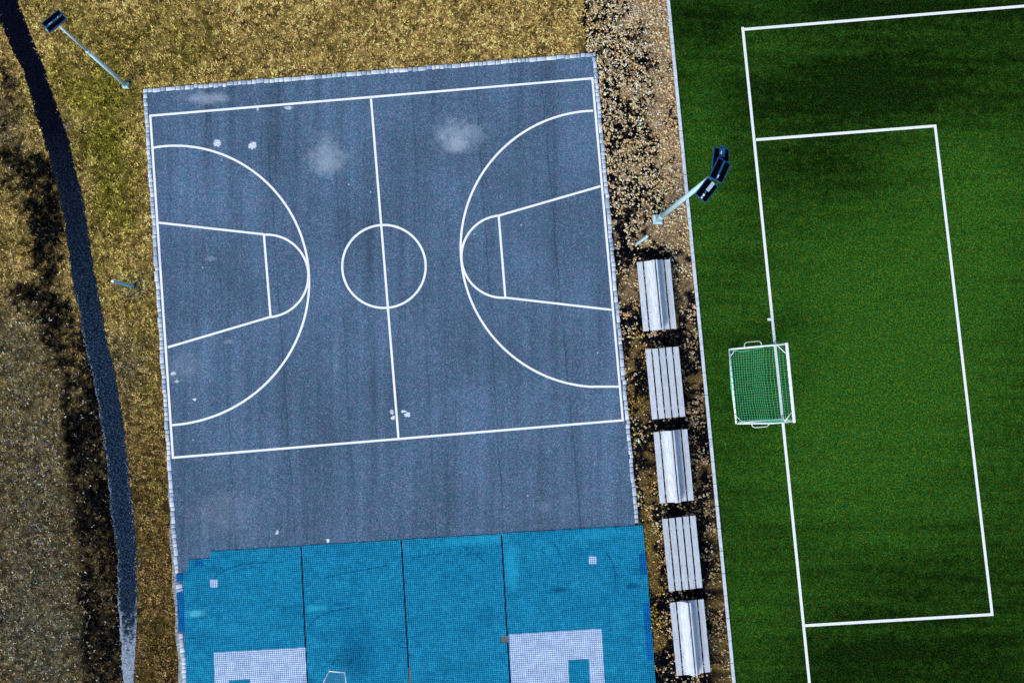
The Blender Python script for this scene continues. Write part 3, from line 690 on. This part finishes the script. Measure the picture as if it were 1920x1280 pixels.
e1 = np.stack([np.cos(ta)*np.cos(tilt), np.sin(ta)*np.cos(tilt), -np.sin(tilt)], 1); e2 = np.stack([-np.sin(ta), np.cos(ta), rng.normal(0, .25, N)], 1)
cen = np.stack([lx, ly, lz], 1); s1 = (sz*1.25)[:, None]; s2 = (sz*.75)[:, None]
co = np.stack([cen-e1*s1, cen-e2*s2, cen+e1*s1, cen+e2*s2], 1).reshape(-1, 3)
lt = np.repeat(ct, LP, 0)*rng.uniform(.6, 1.4, (N, 1))
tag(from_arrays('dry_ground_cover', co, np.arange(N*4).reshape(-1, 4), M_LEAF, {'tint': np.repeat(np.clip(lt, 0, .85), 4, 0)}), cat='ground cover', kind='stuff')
# single fallen leaves, drifted together
NL = 150000
x = rng.uniform(4.5, 14.5, NL); y = rng.uniform(-17.5, 19.5, NL); px, py = PX(x, y)
left = np.where(py > 100, kerb_rt(py)+1, 1085); left = np.where(py > 975, 1207+(py-984)*.078, left)
nn = fbm(x, y, 1.1, 77, 4)
sm_ = strip_mat(x, y, px, py)
ok = (px > left) & (px < pkerb(py)-5) & (rng.uniform(0, 1, NL) < .05+.9*sm_)
ok &= blobs(px, py, [(1245, 635, 30, 10, 1), (1255, 795, 30, 10, 1), (1268, 955, 30, 10, 1), (1285, 1115, 34, 10, 1), (1225, 478, 30, 8, 1)]) < .5  # no leaves between bench ends, the dark ground stands in for shadow
x, y, px, py = x[ok], y[ok], px[ok], py[ok]; N = len(x)
pal2 = np.array([(.16, .105, .06), (.10, .065, .045), (.24, .17, .09), (.07, .06, .03), (.34, .25, .13), (.05, .035, .04)])
lt = pal2[rng.choice(6, N, p=[.26, .22, .18, .14, .12, .08])]*rng.uniform(.6, 1.5, (N, 1))
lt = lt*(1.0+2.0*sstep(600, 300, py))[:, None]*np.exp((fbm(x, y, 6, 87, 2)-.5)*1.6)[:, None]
yl = rng.uniform(0, 1, N) < .8*blobs(px, py, [(1210, 1010, 16, 80, 1), (1235, 1160, 22, 110, .7), (1180, 760, 24, 60, .8), (1205, 690, 10, 80, .7)])
lt[yl] = np.array([.42, .28, .045])*rng.uniform(.4, 1.5, (yl.sum(), 1))
a = rng.uniform(0, 6.28, N); sz = rng.uniform(.012, .034, N)[:, None]; ti = rng.normal(0, .3, N)
e1 = np.stack([np.cos(a), np.sin(a), ti], 1); e2 = np.stack([-np.sin(a), np.cos(a), rng.normal(0, .3, N)], 1); cen = np.stack([x, y, rng.uniform(.008, .035, N)], 1)
co = np.stack([cen-e1*sz, cen-e2*sz*.6, cen+e1*sz, cen+e2*sz*.6], 1).reshape(-1, 3)
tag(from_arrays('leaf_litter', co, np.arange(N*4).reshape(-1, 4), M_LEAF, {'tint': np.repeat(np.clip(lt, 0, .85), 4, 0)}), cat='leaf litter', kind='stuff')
# thin withered grass between the tussocks
x = rng.uniform(4.5, 14.5, 26000); y = rng.uniform(-17.5, 19.5, 26000); px, py = PX(x, y)
left = np.where(py > 100, kerb_rt(py)+1.5, 1100); left = np.where(py > 975, 1207+(py-984)*.078, left)
nn = fbm(x, y, 2.4, 31, 2)
ok = (px > left) & (px < pkerb(py)-6) & (nn+.25*blobs(px, py, [(1210, 1010, 30, 400, 1)]) > .47)
t = np.where((rng.uniform(0, 1, ok.sum()) < .3)[:, None], np.array([[.16, .12, .04]]), np.array([[.035, .03, .03]]))
blades('grass', x[ok], y[ok], t, np.full(ok.sum(), .075), .022, .5, -.01, M_BLADE, 3, None, 'grass')

# ------------------------------------------------------------------ benches
SEAT = .45
def bench(corners, ridge, label):
    pc = [np.array(P(*c, SEAT)) for c in corners]            # TL TR BR BL
    o = sum(pc)/4; vy = (pc[0]+pc[1]-pc[2]-pc[3])/2; Lb = np.linalg.norm(vy); Wb = (np.linalg.norm(pc[1]-pc[0])+np.linalg.norm(pc[2]-pc[3]))/2
    rz = math.atan2(vy[1], vy[0])-math.pi/2
    e = empty('bench', (o[0], o[1], 0), rz); tag(e, label, 'bench', 'white plank benches in a row')
    gap = .066; pw = (Wb-4*gap)/5; hl = Lb/2
    def flat(i):
        x0 = -Wb/2+i*(pw+gap); mb = MB(); j = rng.normal(0, .004)
        mb.box(x0, x0+pw, -hl+j, hl+j, SEAT-.045, SEAT+rng.uniform(-.002, .002), .006); return mb.build('plank', M_WOOD, e)
    def ridge_board(s):
        xi, xo = .030, Wb/2-pw-gap                          # from the middle joint to the outer edge
        prof = [(xi, .40), (.075, .405), (.092, .395), (.098, .33), (.108, .22), (.135, .125), (.18, .055), (.24, .018), (.31, 0), (xo, 0)]
        if s < 0: prof = [(xi, .40), (.075, .405), (.095, .39), (.115, .31), (.145, .20), (.185, .115), (.235, .05), (.29, .015), (.35, 0), (xo, 0)]
        top = [(s*a, SEAT+b) for a, b in prof]; bot = [(s*xo, SEAT-.045), (s*xi, SEAT-.045)]
        ring = top+bot; n_ = len(ring); vs_ = [(a, -hl, b) for a, b in ring]+[(a, hl, b) for a, b in ring]
        fs = [(i, (i+1) % n_, n_+(i+1) % n_, n_+i) for i in range(n_)]+[tuple(range(n_))[::-1], tuple(range(n_, 2*n_))]
        mb = MB(); b = bmesh.new(); vv_ = [b.verts.new(v) for v in vs_]
        for f in fs: b.faces.new([vv_[i] for i in f])
        bmesh.ops.recalc_face_normals(b, faces=b.faces[:]); mb.add(b); return mb.build('backrest', M_WOOD, e)
    if ridge:
        flat(0); ridge_board(-1); ridge_board(1); flat(4)
    else:
        for i in range(5): flat(i)
    for yy in (-hl*.72, hl*.72):
        mb = MB(); mb.box(-Wb/2+.12, Wb/2-.12, yy-.07, yy+.07, -.02, SEAT-.046, .015)
        mb.build('leg', M_LEG, e)
    return e
bench([(1194.5, 491), (1256, 486), (1269, 616), (1206, 620.5)], True, 'wooden bench with a raised back ridge, standing nearest the tall floodlight mast')
bench([(1210, 654), (1272.5, 650), (1285, 781), (1223, 785.5)], False, 'flat five plank bench level with the goal, with no back ridge')
bench([(1225, 809), (1289, 804.5), (1300.5, 938), (1238, 942.5)], True, 'ridged wooden bench in the middle of the row, between the two flat benches')
bench([(1241, 971), (1304.5, 967.5), (1317, 1102.5), (1255, 1107)], False, 'flat five plank bench beside the corner of the blue tiles')
bench([(1256, 1128), (1319.5, 1124), (1332.5, 1260), (1269, 1265.5)], True, 'ridged wooden bench lowest in the row, beside the blue tiles')

# ------------------------------------------------------------------ floodlights
def flood_head(mb_parent, cx, cy, z, rz, L, W, tilt, extra=None):
    """a rectangular lamp: housing tray, two dark finned fields, a ridge along the middle, glass below"""
    mt = Matrix.Translation((cx, cy, z)) @ Matrix.Rotation(rz, 4, 'Z') @ Matrix.Rotation(tilt, 4, 'X')
    mb = MB(); mb.box(-L/2, L/2, -W/2, W/2, -.05, .0, .008, mt)
    mb.box(-L/2, L/2, -W/2, -W/2+.022, 0.001, .035, .004, mt); mb.box(-L/2, L/2, W/2-.022, W/2, 0.001, .035, .004, mt)
    mb.box(-L/2, -L/2+.022, -W/2+.023, W/2-.023, 0.001, .033, .004, mt); mb.box(L/2-.022, L/2, -W/2+.023, W/2-.023, 0.001, .033, .004, mt)
    lamp = mb.build('floodlight', M_LAMPB, mb_parent); lamp.location = -Vector(mb_parent.location)
    def sub(name, mat, fn):
        b = MB(); fn(b); o = b.build(name, mat, lamp); return o
    def fins(b):
        for s in (-1, 1):
            for k in range(7):
                yk = s*(.045+k*(W/2-.075)/6.5)
                b.box(-L/2+.03, L/2-.03, yk-.004, yk+.004, .002, .028, 0, mt)
            y0, y1 = sorted((s*.035, s*(W/2-.025)))
            b.box(-L/2+.025, L/2-.025, y0, y1, .001, .006, 0, mt)
    sub('heat_sink', M_BLACK, fins)
    sub('centre_ridge', M_LAMPB, lambda b: b.box(-L/2+.024, L/2-.024, -.033, .033, .0065, .06, .01, mt))
    sub('glass', M_GLASS, lambda b: b.box(-L/2+.03, L/2-.03, -W/2+.03, W/2-.03, -.056, -.051, 0, mt))
    if extra: extra(sub, mt, L, W)
    return lamp
def mast(base, top, h_top, joint_h, rad, plate, label):
    bx, by = P(*base); e = empty('floodlight_mast', (bx, by, 0)); tag(e, label, 'floodlight')
    tx, ty = P(*top, h_top); dx, dy = tx-bx, ty-by
    mb = MB(); s = plate/2
    mb.box(-s, s, -s, s, -.02, .10, .01)
    b = bmesh.new(); lo = [b.verts.new((i*s*.96, j*s*.96, .101)) for i, j in ((-1, -1), (1, -1), (1, 1), (-1, 1))]
    hi = [b.verts.new((i*rad*1.1, j*rad*1.1, .17)) for i, j in ((-1, -1), (1, -1), (1, 1), (-1, 1))]
    for i in range(4): b.faces.new((lo[i], lo[(i+1) % 4], hi[(i+1) % 4], hi[i]))
    b.faces.new(hi); mb.add(b)
    for i, j in ((-1, -1), (1, -1), (1, 1), (-1, 1)): mb.tube([(i*s*.78, j*s*.78, .10), (i*s*.78, j*s*.78, .20)], .018, 6)
    mb.build('base_plate', M_GALV, e)
    def at(z): return (dx*z/h_top, dy*z/h_top, z)
    return e, at
# small mast at the upper left
e, at = mast((236.5, 161), (112, 50), 7.5, 4.7, .09, .27, 'slim floodlight mast with a single lamp head, on the dry grass near the dark path')
mb = MB(); mb.tube([at(.15), at(2.4), at(4.6)], [.088, .080, .070], 16); mb.tube([at(4.55), at(4.62), at(4.72), at(4.8)], [.085, .088, .085, .06], 16)
mb.tube([at(4.75), at(6.2), at(7.46)], [.055, .047, .040], 14); mb.build('pole', M_GALV, e)
cx, cy = P(102.5, 40.5, 7.52); p0, p1 = P(87, 54, 7.5), P(118, 28.5, 7.5); rz = math.atan2(p1[1]-p0[1], p1[0]-p0[0])
tp = Vector(at(7.4))+Vector(e.location)
mb = MB(); mb.tube([at(7.3), (tp.x-e.location.x, tp.y-e.location.y, 7.44), (cx-e.location.x, cy-e.location.y, 7.45)], .03, 8); mb.build('bracket', M_GALVB, e)
def hl1(sub, mt, L, W):
    for x0, x1 in ((-.23, -.17), (-.13, -.10), (.17, .21)): sub('highlight_plate', M_WHITE, lambda b: b.box(x0, x1, -.008, .012, .0605, .068, 0, mt))  # bright highlights along the ridge, shaped as small white plates
    sub('end_box', M_LGREY, lambda b: b.box(-L/2-.04, -L/2-.002, -.14, -.03, -.03, .03, .005, mt))
flood_head(e, cx, cy, 7.55, rz, .80, .45, R(4), hl1)
# tall mast by the pitch
e, at = mast((1233, 412), (1330, 334), 9.5, 0, .12, .43, 'tall floodlight mast with three lamp heads, between the first bench and the football turf')
mb = MB(); mb.tube([at(.15), at(1.0), at(1.05)], [.125, .125, .12], 20); mb.tube([at(1.0), at(1.02), at(1.1), at(1.12)], [.13, .14, .14, .12], 20)
mb.tube([at(1.1), at(5), at(9.45)], [.12, .105, .08], 20); mb.build('pole', M_GALV, e)
el = Vector(e.location)
def loc(px_, py_, z): q = P(px_, py_, z); return (q[0]-el.x, q[1]-el.y, z)
mb = MB(); mb.tube([loc(1312, 362, 9.45), loc(1333, 336, 9.5), loc(1345, 314, 9.5), loc(1353, 280, 9.45)], .04, 10); mb.build('crossarm', M_GALVB, e)
def head(corners, z, tilt, extra):
    c = [np.array(P(*p, z)) for p in corners]; o = sum(c)/4; v = (c[0]+c[1]-c[2]-c[3])/2; L = np.linalg.norm(v); W = np.linalg.norm((c[1]+c[2]-c[0]-c[3])/2)
    return flood_head(e, o[0], o[1], z, math.atan2(v[1], v[0]), L, W, tilt, extra)
def exA(sub, mt, L, W):
    sub('driver_box', M_LAMPB, lambda b: (b.box(L/2-.36, L/2-.02, -.10, .10, .061, .13, .01, mt), b.box(L/2-.04, L/2+.10, -.07, .06, .0, .09, .01, mt)))
    sub('highlight_plate', M_WHITE, lambda b: (b.box(L/2-.25, L/2-.14, .03, .06, .131, .14, 0, mt),))  # white highlight on the driver box, modelled as a thin plate
def exB(sub, mt, L, W):
    for x0, x1 in ((.10, .13), (.15, .20)): sub('highlight_plate', M_WHITE, lambda b: b.box(-L/2+x0, -L/2+x1, -.03, .01, .061, .07, 0, mt))
def exC(sub, mt, L, W):
    sub('driver_box', M_LGREY, lambda b: (b.box(-.02, L/2-.03, -.075, .055, .061, .12, .01, mt),))
    for x0, x1 in ((.02, .07), (.12, .20)): sub('highlight_plate', M_WHITE, lambda b: b.box(-L/2+x0, -L/2+x1, -.04, .02, .061, .07, 0, mt))
head([(1338, 277.5), (1368.5, 279), (1364, 318), (1334, 316)], 9.62, R(6), exA)
head([(1345, 297.5), (1372, 305), (1355, 342), (1328, 334)], 9.86, R(8), exB)
head([(1324.5, 335), (1349, 347.5), (1324.5, 378.5), (1301, 366)], 9.60, R(9), exC)

# ------------------------------------------------------------------ bare hoop posts
def hoop_post(base, top, h_, rad, label, mat, capmat):
    bx, by = P(*base); tx, ty = P(*top, h_); e = empty('hoop_post', (bx, by, 0)); tag(e, label, 'hoop post', 'bare hoop posts beside the court')
    a_ = math.atan2(ty-by, tx-bx); dx, dy = tx-bx, ty-by
    b = bmesh.new(); n_ = 24; rings = []
    for k in range(9):
        t_ = k/8; z = h_*t_
        ring = []
        for j in range(n_):
            th_ = 2*math.pi*j/n_; rx = rad; sx_ = abs(math.cos(th_))**.5*math.copysign(1, math.cos(th_)); sy_ = abs(math.sin(th_))**.5*math.copysign(1, math.sin(th_))
            ring.append(b.verts.new((dx*t_+rad*(math.cos(a_)*sx_-math.sin(a_)*sy_), dy*t_+rad*(math.sin(a_)*sx_+math.cos(a_)*sy_), z)))
        rings.append(ring)
    for k in range(8):
        for j in range(n_): b.faces.new((rings[k][j], rings[k][(j+1) % n_], rings[k+1][(j+1) % n_], rings[k+1][j]))
    b.faces.new(rings[0][::-1]); b.faces.new(rings[-1])
    mb = MB(); mb.add(b); mb.build('pole', mat, e)
    mb = MB(); mb.tube([(dx, dy, h_+.002), (dx*1.0, dy, h_+.03), (dx, dy, h_+.05)], [rad*1.1, rad*1.0, rad*.5], 16); mb.build('cap', capmat, e)
    mb = MB(); mb.tube([(0, 0, -.02), (0, 0, .015)], rad*1.7, 16); mb.build('foot', M_SEAM, e)
hoop_post((249.5, 536.5), (211.5, 527), 2.7, .062, 'blue grey steel post without hoop on the grass left of the asphalt court', M_GALVB, M_WHITE)
hoop_post((1193.5, 457.5), (1213.5, 443), 2.7, .058, 'pale steel post without hoop between the tall mast and the first bench', M_GALV, M_GALV)

# ------------------------------------------------------------------ goal
gA, gB = np.array(P(1475.7, 644.5, 2.0)), np.array(P(1489.8, 789.8, 2.0))       # crossbar ends
rA, rB = np.array(P(1366.7, 655, .05)), np.array(P(1381, 793, .05))             # rear ground corners
ax_ = (gA-gB)/np.linalg.norm(gA-gB); o = (gA+gB)/2; Wg = np.linalg.norm(gA-gB)
rz = math.atan2(ax_[1], ax_[0])-math.pi/2                                       # local +y along the crossbar (up in the picture)
e = empty('football_goal', (o[0], o[1], 0), rz); tag(e, 'small white football goal with a teal net standing on the goal line', 'goal')
dep = abs(((rA+rB)/2-o) @ np.array([math.cos(rz), math.sin(rz)])); hw = Wg/2; gh = 2.0; br = .045
def gb(name, fn, mat=M_WHITE): b = MB(); fn(b); return b.build(name, mat, e)
gb('crossbar', lambda b: b.box(-.06, .06, -hw-.06, hw+.06, gh-.10, gh, .02))
for s in (-1, 1):
    gb('post', lambda b: b.box(-.05, .05, s*hw-.05, s*hw+.05, 0.02, gh-.101, .015))
    gb('side_bar', lambda b: b.tube([(-.05, s*hw, gh-.06), (-.75, s*hw, gh-.06), (-.95, s*hw, gh-.14), (-dep+.06, s*hw, .25), (-dep, s*hw, .07)], .028, 10))
    gb('ground_bar', lambda b: b.tube([(-.051, s*(hw-.02), .055), (-dep, s*(hw-.02), .055)], .036, 10))
    gb('brace', lambda b: b.tube([(-.06, s*(hw-.42), gh-.06), (-.42, s*(hw-.02), gh-.06)], .020, 8))
    gb('brace', lambda b: b.tube([(-dep+.02, s*(hw-.32), .06), (-dep+.32, s*(hw-.02), .06)], .020, 8))
    gb('handle', lambda b: b.tube([(-dep+.62, s*(hw+.02), .3), (-dep+.66, s*(hw+.18), .3), (-dep+.76, s*(hw+.24), .3), (-dep+1.30, s*(hw+.24), .3), (-dep+1.40, s*(hw+.18), .3), (-dep+1.43, s*(hw+.02), .3)], .019, 8))
gb('rear_bar', lambda b: b.tube([(-dep, -hw, .055), (-dep, hw, .055)], .042, 12))
for k in range(12):
    yk = -hw+.15+k*(Wg-.3)/11
    gb('net_clip', lambda b: b.box(-dep-.03, -dep+.03, yk-.015, yk+.015, .08, .112), M_LAMPB)
    gb('net_clip', lambda b: b.box(-.09, -.0605, yk-.015, yk+.015, gh-.07, gh-.03), M_LAMPB)
# net: top, sloping back and both sides, knotted cords
def cord(b, pts, r_=.0055): b.tube(pts, r_, 3, caps=False)
def net(b):
    prof = [(-.06, gh-.08), (-.80, gh-.10), (-.97, gh-.20), (-dep*.62, 1.0), (-dep*.82, .52), (-dep+.02, .13)]
    pp = np.array(prof); ds = np.r_[0, np.cumsum(np.linalg.norm(np.diff(pp, axis=0), axis=1))]
    nu = 22; u = np.linspace(0, ds[-1], nu); px_ = np.interp(u, ds, pp[:, 0]); pz_ = np.interp(u, ds, pp[:, 1]); nv = 31; v = np.linspace(-hw+.02, hw-.02, nv)
    G = np.zeros((nu, nv, 3))
    for i in range(nu):
        for j in range(nv):
            sag = math.sin(math.pi*i/(nu-1))*math.sin(math.pi*j/(nv-1))
            G[i, j] = (px_[i]-.05*sag+.02*math.sin(j*.9+i*.3)*sag, v[j]+.02*math.sin(i*.5+j*.2)*sag, pz_[i]-.18*sag+.02*math.sin(j*.7)*sag)
    for i in range(nu): cord(b, [tuple(G[i, j]) for j in range(0, nv, 2)]+[tuple(G[i, -1])])
    for j in range(nv): cord(b, [tuple(G[i, j]) for i in range(nu)])
    for s in (-1, 1):
        for k in range(1, 22):
            xk = -dep*k/22; zt = float(np.interp(-xk, -pp[:, 0], pp[:, 1])); cord(b, [(xk, s*(hw+.01), .06), (xk+.01, s*(hw+.05), zt*.5), (xk, s*(hw+.01), zt)])
        for k in range(1, 20):
            zk = k*.1; xe = float(np.interp(-zk, -pp[:, 1], pp[:, 0])); cord(b, [(-.06, s*(hw+.01), zk), (xe*.5, s*(hw+.05), zk), (xe, s*(hw+.01), zk)])
gb('net', net, M_NET)
gb('net_hem', lambda b: (b.tube([(-dep+.03, hw-.05, .10), (-dep+.5, hw-.17, .2), (-dep+1.1, hw-.12, .35), (-.3, hw-.03, .1)], .014, 6), b.tube([(-dep+.03, -hw+.05, .10), (-dep+.5, -hw+.12, .2), (-dep+1.1, -hw+.1, .3), (-.3, -hw+.03, .1)], .014, 6), b.tube([(-dep-.01, -hw+.1, .04), (-dep-.07, 0, .02), (-dep-.01, hw-.1, .04)], .02, 6)), M_NET)

# ------------------------------------------------------------------ rimmed mesh frame on the tiles, cut by the lower edge of the picture
ZT = 1.0
cpx = [(617, 1257.5), (646.5, 1260), (654, 1318), (590, 1312)]
c0 = P(628, 1290); e = empty('mesh_frame', (*c0, .045)); tag(e, 'white rimmed trapezoid mesh frame standing on the blue tiles at the lower edge', 'mesh frame')
L3 = [Vector((*P(*p, ZT), ZT))-Vector(e.location) for p in cpx]
mb = MB()
for i in range(4): mb.tube([L3[i], L3[(i+1) % 4]], .022, 8)
mb.build('rim', M_WHITE, e)
mb = MB()
for k in range(1, 26):
    t_ = k/26; a = L3[0].lerp(L3[3], t_); b = L3[1].lerp(L3[2], t_); mb.tube([a, (a+b)/2-Vector((0, 0, .03)), b], .010, 4, caps=False)
for k in range(1, 9):
    t_ = k/9; a = L3[0].lerp(L3[1], t_); b = L3[3].lerp(L3[2], t_); mb.tube([a, b], .005, 4, caps=False)
mb.build('mesh', m_simple('blue_mesh_wire', (.04, .20, .34), .6), e)
for i in range(4):
    q = L3[i]; mb = MB(); mb.tube([q, (q.x, q.y, 0.0)], .02, 8); mb.build('leg', M_GALV, e)
